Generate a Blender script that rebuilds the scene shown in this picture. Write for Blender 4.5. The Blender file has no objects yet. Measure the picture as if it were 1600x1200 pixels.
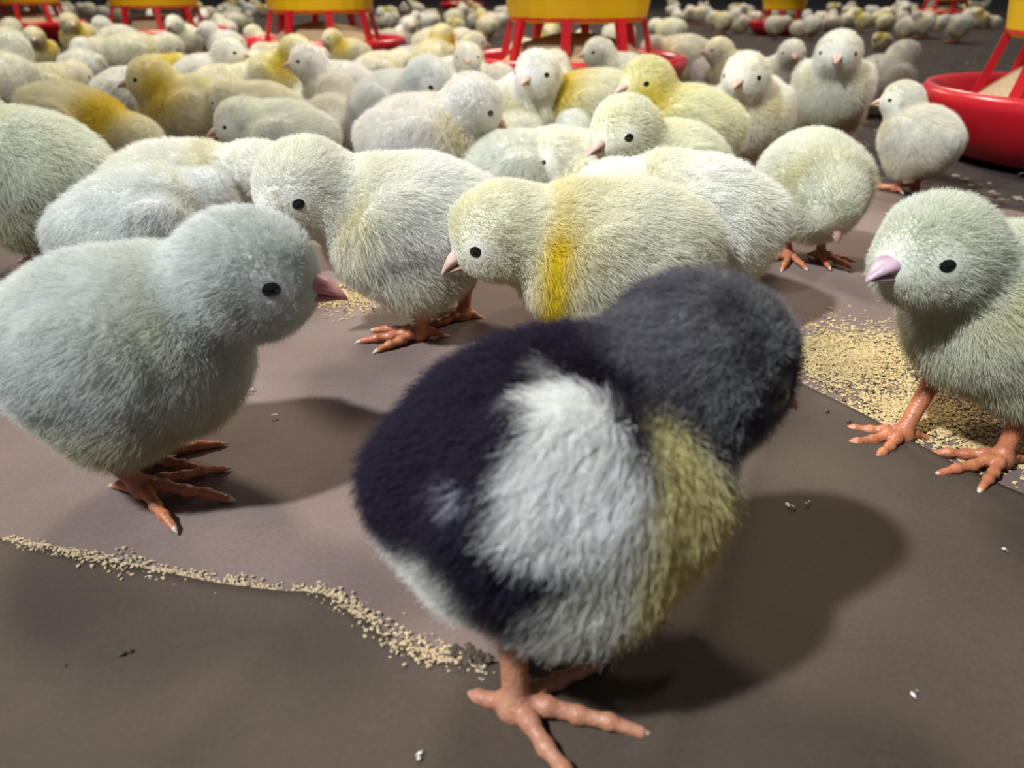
import bpy, bmesh, math, random
import numpy as np
import openvdb
from mathutils import Vector, Matrix, kdtree
C = bpy.context.scene.collection
SC = bpy.context.scene
R = math.radians
rng = np.random.default_rng(7)
random.seed(7)

# ------------------------------------------------------------------ camera
CAMH, PITCH, FPX = 0.155, 27.9, 1164.0
cam = bpy.data.cameras.new('camera'); camo = bpy.data.objects.new('camera', cam); C.objects.link(camo)
camo.location = (0, 0, CAMH); camo.rotation_euler = (R(90 - PITCH), 0, 0)
cam.sensor_width = 36; cam.lens = 36 * FPX / 1600; cam.clip_start = 0.005; cam.clip_end = 60
cam.dof.use_dof = True; cam.dof.focus_distance = 0.30; cam.dof.aperture_fstop = 13.5
SC.camera = camo
# ------------------------------------------------------------------ world, lamps, exposure
w = bpy.data.worlds.new('barn_air'); SC.world = w; w.use_nodes = True
bg = w.node_tree.nodes['Background']; bg.inputs[0].default_value = (0.78, 0.80, 0.90, 1); bg.inputs[1].default_value = 0.14
SC.view_settings.view_transform = 'Standard'; SC.view_settings.look = 'None'
SC.view_settings.exposure = 0.0; SC.view_settings.gamma = 1.0
SC.view_settings.use_curve_mapping = False
SC.cycles.max_bounces = 7; SC.cycles.diffuse_bounces = 4; SC.cycles.transmission_bounces = 4
SC.cycles.transparent_max_bounces = 4; SC.cycles.caustics_reflective = False; SC.cycles.caustics_refractive = False
SC.cycles_curves.shape = 'RIBBONS'
try: SC.cycles.use_denoising = True
except Exception: pass
def lamp(name, kind, loc, aim, energy, color, size, spot=None, blend=0.8):
    l = bpy.data.lights.new(name, kind); o = bpy.data.objects.new(name, l); C.objects.link(o)
    l.energy = energy; l.color = color
    if kind == 'AREA': l.shape = 'DISK'; l.size = size
    else: l.shadow_soft_size = size
    if kind == 'SPOT': l.spot_size = R(spot); l.spot_blend = blend
    o.location = loc
    o.rotation_euler = (Vector(aim) - Vector(loc)).to_track_quat('-Z', 'Y').to_euler()
    return o
lamp('cool_lamp', 'SPOT', (-0.95, -0.35, 1.55), (0.19, 0.40, 0), 285, (0.87, 0.93, 1.0), 0.055, 32, 1.0)
lamp('warm_lamp', 'SPOT', (1.25, 0.95, 1.75), (-0.04, 0.84, 0), 150, (1.0, 0.89, 0.79), 0.07, 33, 1.0)
lamp('added_front_fill', 'SPOT', (-0.4, -0.2, 2.2), (-0.25, 1.9, 0), 250, (1.0, 0.95, 0.86), 0.25, 46, 1.0)  # added fill from above the camera, brightens far flock and hopper fronts
lamp('barn_lamp', 'AREA', (-0.9, 2.0, 2.2), (-0.4, 1.6, 0), 62, (1.0, 0.90, 0.76), 0.5)
lamp('barn_lamp', 'AREA', (1.3, 4.2, 2.4), (1.2, 4.0, 0), 60, (1.0, 0.86, 0.72), 0.6)
lamp('barn_lamp', 'AREA', (-1.2, 6.2, 2.4), (-1.2, 6.0, 0), 70, (1.0, 0.86, 0.72), 0.6)

# ------------------------------------------------------------------ helpers
def tag(o, label=None, cat=None, group=None, kind=None):
    if label: o['label'] = label
    if cat: o['category'] = cat
    if group: o['group'] = group
    if kind: o['kind'] = kind
    return o
def empty(name, loc=(0, 0, 0), rz=0, s=1.0):
    o = bpy.data.objects.new(name, None); C.objects.link(o)
    o.location = loc; o.rotation_euler = (0, 0, rz); o.scale = (s, s, s); o.empty_display_size = 0.01
    return o
def link_mesh(name, verts, faces, mat, parent=None, smooth=True, colors=None):
    me = bpy.data.meshes.new(name)
    me.from_pydata([tuple(map(float, v)) for v in verts], [], [tuple(map(int, f)) for f in faces])
    me.update()
    if smooth: me.shade_smooth()
    if colors is not None:
        a = me.color_attributes.new('col', 'FLOAT_COLOR', 'POINT')
        c4 = np.ones((len(verts), 4), np.float32); c4[:, :3] = colors
        a.data.foreach_set('color', c4.ravel())
    me.materials.append(mat)
    o = bpy.data.objects.new(name, me); C.objects.link(o)
    if parent: o.parent = parent
    return o
def copy_tree(o, parent=None):
    c = o.copy(); C.objects.link(c); c.parent = parent
    for ch in o.children: copy_tree(ch, c)
    return c
def ray(px, py):
    a = R(PITCH)
    f = Vector((0, math.cos(a), -math.sin(a))); u = Vector((0, math.sin(a), math.cos(a)))
    return f + u * ((600 - py) / FPX) + Vector((1, 0, 0)) * ((px - 800) / FPX)
def G(px, py, z=0.0):
    d = ray(px, py); t = (z - CAMH) / d.z
    return Vector((d.x * t, d.y * t, z))

# ------------------------------------------------------------------ materials
def nmat(name):
    m = bpy.data.materials.new(name); m.use_nodes = True
    nt = m.node_tree; b = nt.nodes['Principled BSDF']
    return m, nt, b
def simple(name, col, rough=0.5, spec=0.5, bump=None, scale=200, noise=None, sss=0):
    m, nt, b = nmat(name)
    b.inputs['Base Color'].default_value = (*col, 1); b.inputs['Roughness'].default_value = rough
    b.inputs['Specular IOR Level'].default_value = spec
    if sss:
        b.inputs['Subsurface Weight'].default_value = sss; b.inputs['Subsurface Scale'].default_value = 0.002
        b.inputs['Subsurface Radius'].default_value = (1, .4, .25)
    tc = nt.nodes.new('ShaderNodeTexCoord')
    if noise:
        n = nt.nodes.new('ShaderNodeTexNoise'); n.inputs['Scale'].default_value = noise[0]; n.inputs['Detail'].default_value = 5
        nt.links.new(tc.outputs['Object'], n.inputs['Vector'])
        r = nt.nodes.new('ShaderNodeValToRGB'); r.color_ramp.elements[0].position = .3; r.color_ramp.elements[1].position = .7
        r.color_ramp.elements[0].color = (*noise[1], 1); r.color_ramp.elements[1].color = (*col, 1)
        nt.links.new(n.outputs['Fac'], r.inputs['Fac']); nt.links.new(r.outputs['Color'], b.inputs['Base Color'])
    if bump:
        v = nt.nodes.new('ShaderNodeTexVoronoi' if bump[0] == 'v' else 'ShaderNodeTexNoise'); v.inputs['Scale'].default_value = scale
        nt.links.new(tc.outputs['Object'], v.inputs['Vector'])
        bp = nt.nodes.new('ShaderNodeBump'); bp.inputs['Strength'].default_value = bump[1]; bp.inputs['Distance'].default_value = 0.0006
        nt.links.new(v.outputs[0], bp.inputs['Height']); nt.links.new(bp.outputs[0], b.inputs['Normal'])
    return m
def fluff_mat(name, transl):
    m = bpy.data.materials.new(name); m.use_nodes = True; nt = m.node_tree; nt.nodes.clear()
    out = nt.nodes.new('ShaderNodeOutputMaterial')
    at = nt.nodes.new('ShaderNodeAttribute'); at.attribute_name = 'col'
    oi = nt.nodes.new('ShaderNodeObjectInfo')
    mul = nt.nodes.new('ShaderNodeMixRGB'); mul.blend_type = 'MULTIPLY'; mul.inputs[0].default_value = 1
    nt.links.new(at.outputs['Color'], mul.inputs[1]); nt.links.new(oi.outputs['Color'], mul.inputs[2])
    d = nt.nodes.new('ShaderNodeBsdfDiffuse'); nt.links.new(mul.outputs[0], d.inputs['Color'])
    if transl:
        t = nt.nodes.new('ShaderNodeBsdfTranslucent'); nt.links.new(mul.outputs[0], t.inputs['Color'])
        mx = nt.nodes.new('ShaderNodeMixShader'); mx.inputs[0].default_value = transl
        nt.links.new(d.outputs[0], mx.inputs[1]); nt.links.new(t.outputs[0], mx.inputs[2])
        nt.links.new(mx.outputs[0], out.inputs[0])
    else: nt.links.new(d.outputs[0], out.inputs[0])
    return m
M_SKIN = fluff_mat('fluffy_skin', 0); M_DOWN = fluff_mat('chick_down', 0.28)
M_LEG = simple('orange_leg_skin', (0.50, 0.19, 0.085), 0.42, 0.5, ('v', 0.3), 900, (160, (0.36, 0.11, 0.05)), 0.25)
M_LEGP = simple('pale_leg_skin', (0.50, 0.24, 0.14), 0.5, 0.5, ('v', 0.3), 900, (160, (0.38, 0.15, 0.08)), 0.25)
M_CLAW = simple('horn_claw', (0.50, 0.40, 0.30), 0.4)
M_BEAK = simple('pink_beak', (0.72, 0.36, 0.33), 0.38, 0.5, None, 100, (250, (0.58, 0.24, 0.22)), 0.3)
M_BEAKP = simple('pale_beak', (0.66, 0.46, 0.38), 0.5, 0.3, None, 100, (250, (0.50, 0.32, 0.27)), 0.2)
M_BEAKG = simple('grey_pink_beak', (0.50, 0.35, 0.40), 0.4, 0.5, None, 100, (250, (0.30, 0.2, 0.24)), 0.2)
M_EYE = simple('dark_eye', (0.006, 0.005, 0.006), 0.08, 0.8)
M_LID = simple('eyelid_skin', (0.16, 0.12, 0.11), 0.6)
M_NOS = simple('nostril', (0.12, 0.03, 0.03), 0.6)
M_RED = simple('red_plastic', (0.56, 0.012, 0.022), 0.28, 0.5)
M_YEL = simple('yellow_plastic', (0.80, 0.53, 0.006), 0.38, 0.4)
M_FEED = simple('feed_meal', (0.62, 0.48, 0.24), 0.9, 0.2, None, 1, (700, (0.38, 0.27, 0.12)))
M_FEEDP = simple('pale_feed', (0.62, 0.48, 0.30), 0.9, 0.2, None, 1, (300, (0.42, 0.31, 0.18)))
M_STEEL = simple('galvanised_steel', (0.35, 0.35, 0.35), 0.4, 0.5)

# ------------------------------------------------------------------ signed-distance modelling (units: cm)
class SDF:
    def __init__(s): s.p = []
    def ell(s, c, r, rot=None, k=0.6): s.p.append(('e', np.array(c, float), np.array(r, float), rot, k)); return s
    def cone(s, a, b, ra, rb, k=0.6): s.p.append(('c', np.array(a, float), np.array(b, float), (ra, rb), k)); return s
    def bounds(s):
        lo = np.full(3, 1e9); hi = -lo
        for q in s.p:
            if q[0] == 'e': m = max(q[2]); lo = np.minimum(lo, q[1] - m); hi = np.maximum(hi, q[1] + m)
            else:
                m = max(q[3]); lo = np.minimum(lo, np.minimum(q[1], q[2]) - m); hi = np.maximum(hi, np.maximum(q[1], q[2]) + m)
        return lo, hi
    def ev(s, X, Y, Z):
        D = None
        for q in s.p:
            if q[0] == 'e':
                x, y, z = X - q[1][0], Y - q[1][1], Z - q[1][2]
                if q[3] is not None:
                    M = np.array(q[3].transposed())
                    x, y, z = (M[0, 0]*x + M[0, 1]*y + M[0, 2]*z, M[1, 0]*x + M[1, 1]*y + M[1, 2]*z, M[2, 0]*x + M[2, 1]*y + M[2, 2]*z)
                r = q[2]
                k0 = np.sqrt((x/r[0])**2 + (y/r[1])**2 + (z/r[2])**2) + 1e-6
                k1 = np.sqrt((x/r[0]**2)**2 + (y/r[1]**2)**2 + (z/r[2]**2)**2) + 1e-6
                d = k0*(k0 - 1)/k1
            else:
                a, b = q[1], q[2]; ab = b - a; L = ab.dot(ab) + 1e-9
                t = np.clip(((X-a[0])*ab[0] + (Y-a[1])*ab[1] + (Z-a[2])*ab[2])/L, 0, 1)
                d = np.sqrt((X-a[0]-t*ab[0])**2 + (Y-a[1]-t*ab[1])**2 + (Z-a[2]-t*ab[2])**2) - (q[3][0]*(1-t) + q[3][1]*t)
            if D is None: D = d
            else:
                k = q[4]; h = np.maximum(k - np.abs(D - d), 0)/k
                D = np.minimum(D, d) - h*h*k*0.25
        return D
    def mesh(s, vx):
        lo, hi = s.bounds(); lo = lo - 3*vx; hi = hi + 3*vx
        n = np.ceil((hi - lo)/vx).astype(int) + 1
        ax = [np.float32(lo[i] + vx*np.arange(n[i])) for i in range(3)]
        D = s.ev(ax[0][:, None, None], ax[1][None, :, None], ax[2][None, None, :]).astype(np.float32)
        g = openvdb.FloatGrid(100.0); g.copyFromArray(np.ascontiguousarray(D/vx))
        res = g.convertToQuads(0.0)
        P = np.array(res[0], float)*vx + lo; Q = np.array(res[1])[:, ::-1]
        return P*0.01, Q
def fixwind(P, Q):
    a = P[Q[:, 0]]; n = np.cross(P[Q[:, 1]] - a, P[Q[:, 2]] - a)
    vol = (a*n).sum()
    return Q if vol > 0 else Q[:, ::-1]

_f = rng.normal(size=(24, 3)); _ph = rng.uniform(0, 6.28, 24)
def noise3(P, scale, seed=0):
    """smooth pseudo noise, about -1..1"""
    v = np.zeros(len(P))
    for i in range(8):
        j = (i + seed*5) % 24
        v += np.sin(P @ (_f[j]*scale*(1 + .35*i)) + _ph[j])/(1 + .25*i)
    return v/2.6
def sst(a, b, x):
    t = np.clip((x-a)/(b-a), 0, 1); return t*t*(3-2*t)
def rot(yaw=0, pitch=0, roll=0):
    """+X forward; yaw about Z, pitch positive lifts the nose, roll about X"""
    return Matrix.Rotation(R(yaw), 3, 'Z') @ Matrix.Rotation(R(-pitch), 3, 'Y') @ Matrix.Rotation(R(roll), 3, 'X')

# ------------------------------------------------------------------ colour schemes (root position p in cm, body frame q, head frame h)
def mixc(c, col, wgt):
    return c*(1-wgt[:, None]) + np.array(col)[None, :]*wgt[:, None]
def scheme_white(p, q, h, ishead, yel=0.35, base=(0.80, 0.80, 0.74), under=0.5):
    n = noise3(p, 0.55, 1); n2 = noise3(p, 1.6, 2)
    c = np.tile(np.array(base), (len(p), 1))
    c = mixc(c, (0.78, 0.72, 0.44), np.clip(.15 + .5*n, 0, 1)*yel*1.3)
    neck = np.exp(-((q[:, 0]-2.6)**2/1.6 + (q[:, 2]-1.4)**2/3.5))*(1-ishead)
    c = mixc(c, (0.80, 0.66, 0.16), np.clip(neck*yel*1.7, 0, .85))
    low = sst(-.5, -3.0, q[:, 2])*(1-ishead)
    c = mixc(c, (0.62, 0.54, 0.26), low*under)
    ear = np.exp(-((h[:, 0]-.02)**2/.05 + (np.abs(h[:, 1])-1.5)**2/.3 + (h[:, 2]+.12)**2/.07))*ishead
    c = mixc(c, (0.40, 0.34, 0.30), ear*.45)
    c = c*(1 + .05*n2[:, None])
    return c
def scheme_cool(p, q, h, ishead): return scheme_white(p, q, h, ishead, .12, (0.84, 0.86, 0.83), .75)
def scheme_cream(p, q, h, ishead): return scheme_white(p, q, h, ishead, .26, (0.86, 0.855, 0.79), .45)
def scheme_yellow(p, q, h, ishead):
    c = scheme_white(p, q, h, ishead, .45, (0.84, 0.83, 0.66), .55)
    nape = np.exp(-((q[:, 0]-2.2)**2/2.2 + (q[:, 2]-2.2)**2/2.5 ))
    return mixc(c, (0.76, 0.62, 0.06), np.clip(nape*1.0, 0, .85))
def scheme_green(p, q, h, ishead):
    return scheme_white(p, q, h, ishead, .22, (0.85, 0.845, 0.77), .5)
def scheme_black(p, q, h, ishead):
    n = noise3(p, .9, 3); n2 = noise3(p, 2.2, 4)
    c = np.tile(np.array((0.040, 0.032, 0.052)), (len(p), 1))
    # grey head, paler on the crown and cheek
    hd = ishead
    c = mixc(c, (0.19, 0.18, 0.20), np.clip(hd*(.75 + .35*n + .35*n2), 0, 1))
    c = mixc(c, (0.36, 0.36, 0.34), hd*sst(-.2, .6, n2)*sst(-1.6, .6, h[:, 0])*.75)
    face = hd*sst(1.25, 1.75, h[:, 0])
    c = mixc(c, (0.30, 0.27, 0.14), face*.5)
    chin = hd*sst(.0, .6, h[:, 0] - h[:, 2]*1.2 - 1.75)
    c = mixc(c, (0.70, 0.68, 0.52), np.clip(chin, 0, 1))
    nb = 1-hd
    nrm = nb
    # cream belly and rear underside
    w_low = sst(-.1, -.8, q[:, 2] - .6*q[:, 0] + .3*n)
    c = mixc(c, (0.72, 0.70, 0.62), nrm*w_low)
    rear = sst(-2.5, -3.1, q[:, 0] + .1*n + .25*q[:, 2])*sst(.0, -.9, q[:, 2])
    c = mixc(c, (0.84, 0.82, 0.74), nrm*rear)
    # yellow chest
    ch = sst(.7, 1.3, q[:, 0] - .15*q[:, 2] + .2*n)*sst(1.9, 1.0, q[:, 2])
    c = mixc(c, (0.86, 0.76, 0.36), nrm*ch)
    # black band sweeping down behind the wing
    bx = np.exp(-((q[:, 0] + 1.9 + .45*(q[:, 2]) + .9)**2)/.30)*sst(-2.9, -2.0, q[:, 2])*sst(.8, 0, q[:, 2])
    c = mixc(c, (0.035, 0.03, 0.045), nrm*np.clip(bx*1.2, 0, 1)*sst(0, -1, q[:, 1]))
    # white wing patch
    wx = q[:, 0] + .45; wz = q[:, 2] - .95
    for sgn in (-1, 1):
        a = np.sqrt(((wx - .12*wz)/(1.45 - .26*wz))**2 + (wz/1.65)**2) + .09*n2
        wp = sst(1.10, .90, a)*(sst(.5, 1.1, -q[:, 1]) if sgn < 0 else sst(2.1, 2.5, q[:, 1]))
        c = mixc(c, (0.93, 0.92, 0.87), nrm*wp)
    glint = np.exp(-(((q[:, 0]+2.55)**2 + (q[:, 2]-.95)**2)/.018))*sst(-1, -2, q[:, 1])  # small bluish-white highlight painted into the down behind the wing
    c = mixc(c, (0.7, 0.7, 0.8), nrm*np.clip(glint, 0, 1))
    tip = np.exp(-((q[:, 0]+.3)**2/1.2 + (q[:, 1]-2.5)**2/.8 + (q[:, 2]-1.6)**2/.8))
    c = mixc(c, (0.72, 0.70, 0.58), nrm*np.clip(tip*1.4, 0, 1))
    return c

# ------------------------------------------------------------------ leg with four toes
def make_leg(parent, foot, hock, hip, yaw=0, mat=M_LEG, toe=2.3, spread=38, lift=0, claws=True, vx=0.055, curl=0.0, scale=1.0, thick=1.3):
    s = SDF(); f = np.array(foot, float); hk = np.array(hock, float); hp = np.array(hip, float)
    fz = np.array([f[0], f[1], f[2] + .33])
    s.cone(hp, hk, .42*thick, .30*thick, .1)
    s.cone(hk, fz, .27*thick, .225*thick, .25)
    s.ell(hk, (.34*thick, .32*thick, .34*thick), None, .2)
    s.ell(fz + np.array([0, 0, -.05]), (.36*thick, .34*thick, .30*thick), None, .25)
    cl = []
    for ang, L, r in ((spread, toe*.86, .165), (0, toe, .175), (-spread, toe*.86, .165), (172, toe*.42, .15)):
        a = R(yaw + ang); d = np.array([math.cos(a), math.sin(a), 0])
        n = 4 if L > 1.2 else 2
        r = r*thick; prev = fz.copy(); pr = r*1.3
        for i in range(1, n+1):
            t = i/n
            hgt = f[2] + (.30*(1-t) + .13)*(1-.0*t) + lift*t*t - curl*t*t
            hgt += .05 if i % 2 == 1 and i < n else 0
            side = np.array([-d[1], d[0], 0])*(.06*math.sin(3.1*t))*(1 if ang >= 0 else -1)
            cur = f + d*L*t + side; cur[2] = max(hgt, .13)
            rr = r*(1.02 - .38*t)
            s.cone(prev, cur, pr, rr, .10)
            if i < n: s.ell(cur, (rr*1.12, rr*1.12, rr*1.1), None, .12)
            prev = cur; pr = rr
        cl.append((prev, d))
    P, Q = s.mesh(vx*scale); Q = fixwind(P, Q)
    o = link_mesh('leg', P, Q, mat, parent)
    if claws:
        for (b, d) in cl:
            vs, fs = [], []
            K = 8
            for j, (u, rr, dz) in enumerate(((-.12, .09*thick, .01), (.06, .085*thick, .005), (.2, .055*thick, -.02), (.34, .008, -.07))):
                for q in range(K):
                    t = 2*math.pi*q/K; side = np.array([-d[1], d[0], 0])
                    vs.append((b + d*u + side*rr*math.cos(t) + np.array([0, 0, rr*math.sin(t) + dz]))*0.01)
            for j in range(3):
                for q in range(K):
                    fs.append((j*K+q, j*K+(q+1) % K, (j+1)*K+(q+1) % K, (j+1)*K+q))
            fs.append(tuple(range(3*K, 4*K)))
            link_mesh('claw', vs, fs, M_CLAW, o)
    return o

def make_beak(parent, HM, hc, mat, size=1.0):
    """two mandibles: a hooked upper one and a shorter lower one"""
    K = 14; vs, fs = [], []
    def loft(rings):
        base = len(vs)
        for (x, ry, zt, zb) in rings:
            zc = (zt+zb)/2; rz = (zt-zb)/2
            for q in range(K):
                t = 2*math.pi*q/K
                v = Vector((x*size, ry*size*math.cos(t), (zc + rz*math.sin(t))*size + 0))
                vs.append(tuple((HM @ (v + Vector((1.60, 0, -.14))) + Vector(hc))*0.01))
        n = len(rings)
        for j in range(n-1):
            for q in range(K):
                fs.append((base+j*K+q, base+j*K+(q+1) % K, base+(j+1)*K+(q+1) % K, base+(j+1)*K+q))
        fs.append(tuple(base+(n-1)*K+q for q in range(K)))
    loft([(-.3, .54, .50, -.10), (.0, .50, .48, -.10), (.3, .44, .42, -.10), (.6, .33, .29, -.11), (.85, .21, .11, -.14), (1.05, .10, -.05, -.20), (1.14, .02, -.17, -.24)])
    loft([(-.3, .46, -.08, -.48), (.0, .42, -.09, -.42), (.3, .37, -.09, -.36), (.6, .27, -.10, -.29), (.9, .13, -.12, -.235), (1.0, .04, -.14, -.21)])
    o = link_mesh('beak', vs, fs, mat, parent)
    for sg in (-1, 1):
        bm = bmesh.new(); bmesh.ops.create_uvsphere(bm, u_segments=8, v_segments=6, radius=.06)
        for v in bm.verts:
            v.co = (HM @ (Vector((v.co.x*1.6, v.co.y*.5, v.co.z*.7)) + Vector((1.62+.30*size, sg*.335*size, -.12+.16*size))) + Vector(hc))*0.01
        me = bpy.data.meshes.new('nostril'); bm.to_mesh(me); bm.free(); me.materials.append(M_NOS)
        nn = bpy.data.objects.new('nostril', me); C.objects.link(nn); nn.parent = o
    return o

# ------------------------------------------------------------------ chick builder
LEAN = {}
def build_chick(name='chick', bz=5.0, pitch=0, head=(3.1, 0, 8.1), hyaw=0, hpitch=-5, hroll=0, hscale=1.0,
                brad=(3.2, 2.75, 2.8), roll=0, scheme=scheme_cream, nhair=9000, hlen=.52, hrad=.011, lay=.47,
                legs=None, legmat=M_LEG, beakmat=M_BEAKP, vx=.16, claws=True, clump=.2, nseg=3, wing=1.0, seed=1,
                eyes=True, wing_out=0.0, wing_x=0.0, wing_z=0.0, legvx=.06, nostril=True, plump=1.0):
    rg = np.random.default_rng(seed)
    root = empty(name)
    BM = rot(0, pitch, roll); bc = np.array([0, 0, bz]); hc = np.array(head, float); HM = rot(hyaw, hpitch, hroll)
    def B(x, y, z): return np.array(BM @ Vector((x, y, z))) + bc
    def H(x, y, z): return np.array(HM @ Vector((x*hscale, y*hscale, z*hscale))) + hc
    s = SDF()
    s.ell(B(-.2, 0, 0), brad, BM)
    s.ell(B(1.35, 0, -.25), (2.25*plump, 2.5*plump, 2.45*plump), BM, 1.0)
    s.ell(B(-1.35, 0, -.35), (2.15, 2.35, 2.25), BM, 1.0)
    s.ell(B(-3.0, 0, .45), (.95, .85, .75), BM @ rot(0, -25), 1.2)
    for sg in (-1, 1):
        s.ell(B(-.2, sg*1.35, -2.0), (1.5, 1.15, 1.35), BM, .9)
    # neck
    nb = B(1.6, 0, .8); s.cone(nb, hc*.8 + nb*.2, 1.75, 1.30*hscale, 1.0)
    # head
    s.ell(H(0, 0, 0), (1.80*hscale, 1.62*hscale, 1.62*hscale), HM, .7)
    s.ell(H(.62, 0, -.25), (1.22*hscale, 1.20*hscale, 1.05*hscale), HM, .5)
    s.ell(H(1.30, 0, -.24), (.56*hscale, .56*hscale, .58*hscale), HM, .45)
    # wings
    if wing:
        for sg in (-1, 1):
            WM = BM @ Matrix.Rotation(R(sg*(9 + wing_out)), 3, 'Z') @ Matrix.Rotation(R(14), 3, 'Y')
            s.ell(B(.10 + wing_x, sg*(2.42 + .012*wing_out), .60 + wing_z), (1.8*wing, .55, 1.40*wing), WM, .22)
            s.ell(B(-1.3 + wing_x, sg*(2.28 + .03*wing_out), .05 + wing_z), (1.2*wing, .40, .78*wing), WM, .5)
    P, Q = s.mesh(vx); Q = fixwind(P, Q)
    def frames(pc):
        q = (pc - bc) @ np.array(BM)            # body frame
        h = ((pc - hc) @ np.array(HM))/hscale   # head frame
        # head membership from distance
        dh = np.sqrt((h**2).sum(1)); db = np.sqrt(((q - np.array([1.4, 0, .3]))**2).sum(1))
        ish = sst(2.75, 2.05, dh)
        return q, h, ish
    q, h, ish = frames(P*100)
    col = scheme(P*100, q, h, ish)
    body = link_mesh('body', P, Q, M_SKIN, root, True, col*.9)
    # ---- eyes
    er = .31*hscale
    epos = [np.array((.95, sg*1.17, .14)) for sg in (-1, 1)]
    if eyes:
        for e in epos:
            bm = bmesh.new(); bmesh.ops.create_uvsphere(bm, u_segments=20, v_segments=12, radius=1)
            nd = Vector((.33, np.sign(e[1])*.94, .08)).normalized()
            qt = nd.to_track_quat('Z', 'Y').to_matrix()
            for v in bm.verts:
                v.co = (HM @ (qt @ Vector((v.co.x*er*1.12, v.co.y*er*.92, v.co.z*er*.8)) + Vector(e)*hscale) + Vector(hc))*0.01
            me = bpy.data.meshes.new('eye'); bm.to_mesh(me); bm.free(); me.shade_smooth(); me.materials.append(M_EYE)
            eo = bpy.data.objects.new('eye', me); C.objects.link(eo); eo.parent = root
            if vx < .15:   # eyelid ring for near chicks
                vs, fs = [], []; A, K = 24, 6
                for i in range(A):
                    for j in range(K):
                        a, b = 2*math.pi*i/A, 2*math.pi*j/K
                        rr = er*1.10 + .045*math.cos(b)
                        vv = qt @ Vector((rr*1.12*math.cos(a), rr*math.sin(a)*.92, .045*math.sin(b) + er*.12))
                        vs.append((HM @ (vv + Vector(e)*hscale) + Vector(hc))*0.01)
                for i in range(A):
                    for j in range(K):
                        fs.append((i*K+j, ((i+1) % A)*K+j, ((i+1) % A)*K+(j+1) % K, i*K+(j+1) % K))
                link_mesh('eyelid', vs, fs, M_LID, eo)
    bo = make_beak(root, HM @ Matrix.Scale(hscale, 3), hc, beakmat)
    # ---- down
    tri = np.concatenate([Q[:, [0, 1, 2]], Q[:, [0, 2, 3]]])
    a, b, c_ = P[tri[:, 0]], P[tri[:, 1]], P[tri[:, 2]]
    fn = np.cross(b-a, c_-a); ar = np.sqrt((fn**2).sum(1))
    VN = np.zeros_like(P)
    for k in range(3): np.add.at(VN, tri[:, k], fn)
    VN /= np.linalg.norm(VN, axis=1)[:, None] + 1e-12
    idx = rg.choice(len(tri), size=nhair, p=ar/ar.sum())
    u, v = rg.random(nhair), rg.random(nhair); m = u+v > 1; u[m], v[m] = 1-u[m], 1-v[m]; w_ = 1-u-v
    pos = a[idx]*w_[:, None] + b[idx]*u[:, None] + c_[idx]*v[:, None]
    nor = VN[tri[idx, 0]]*w_[:, None] + VN[tri[idx, 1]]*u[:, None] + VN[tri[idx, 2]]*v[:, None]
    nor /= np.linalg.norm(nor, axis=1)[:, None]
    pc = pos*100; q, h, ish = frames(pc)
    # keep clear of eyes, beak
    keep = np.ones(nhair, bool); short = np.ones(nhair)
    for e in epos:
        de = np.sqrt(((h - e)**2).sum(1)); keep &= de > .33
        short = np.minimum(short, .22 + .78*sst(.35, 1.2, de))
    db = np.sqrt(((h - np.array((2.12, 0, -.18)))**2).sum(1)); keep &= db > .50
    short = np.minimum(short, .15 + .85*sst(.45, 1.7, db))
    keep &= pc[:, 2] > .25
    pos, nor, pc, q, h, ish, short = [x[keep] for x in (pos, nor, pc, q, h, ish, short)]
    n = len(pos)
    fb = np.array(BM @ Vector((-1, 0, -.45))); fh = np.array(HM @ Vector((-1, 0, -.15)))
    flow = fb[None]*(1-ish[:, None]) + fh[None]*ish[:, None]
    flow = flow - nor*(flow*nor).sum(1)[:, None]
    flow /= np.linalg.norm(flow, axis=1)[:, None] + .25
    nz = np.stack([noise3(pc, 1.3, 5), noise3(pc, 1.3, 6), noise3(pc, 1.3, 7)], 1)
    d = nor*(1-lay) + flow*lay + nz*.07 + rg.normal(size=(n, 3))*.31
    d /= np.linalg.norm(d, axis=1)[:, None]
    L = hlen*short*(1 - .30*ish)*rg.uniform(.6, 1.15, n)*(1 + .18*noise3(pc, .8, 8))
    down_ = np.clip(-q[:, 2]-1.2, 0, 1); L *= 1 + .15*down_
    L *= 0.01
    pts = np.zeros((n, nseg+1, 3)); grav = np.array([0, 0, -1.0])
    for i in range(nseg+1):
        t = i/nseg
        pts[:, i] = pos + d*(L*t)[:, None] + (flow*.35 + grav*.12)*(L*t*t)[:, None] + (rg.normal(size=(n, 3))*.05*t)*L[:, None]
    if clump > 0:
        nc = max(60, int(n/26)); ci = rg.choice(n, nc, replace=False)
        kd = kdtree.KDTree(nc)
        for i_, j_ in enumerate(ci): kd.insert(pos[j_], i_)
        kd.balance()
        near = np.fromiter((ci[kd.find(x)[1]] for x in pos), int, n)
        for i in range(1, nseg+1):
            t = i/nseg; wgt = clump*t*t*rg.uniform(.5, 1, n)[:, None]
            tgt = pos[near] + (pts[near, i] - pos[near])
            pts[:, i] = pts[:, i]*(1-wgt) + tgt*wgt
    cu = bpy.data.hair_curves.new('down'); cu.add_curves([nseg+1]*n)
    cu.attributes['position'].data.foreach_set('vector', pts.astype(np.float32).ravel())
    ra = cu.attributes.get('radius') or cu.attributes.new('radius', 'FLOAT', 'POINT')
    t = np.linspace(0, 1, nseg+1); rad = hrad*0.01*(1 - .75*t**1.5)
    ra.data.foreach_set('value', (rad[None, :]*(.45 + .55*short[:, None])).astype(np.float32).ravel())
    hc4 = np.ones((n, 4), np.float32)
    hcol = scheme(pc, q, h, ish)*(1 + rg.normal(size=(n, 1))*.07)
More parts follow.
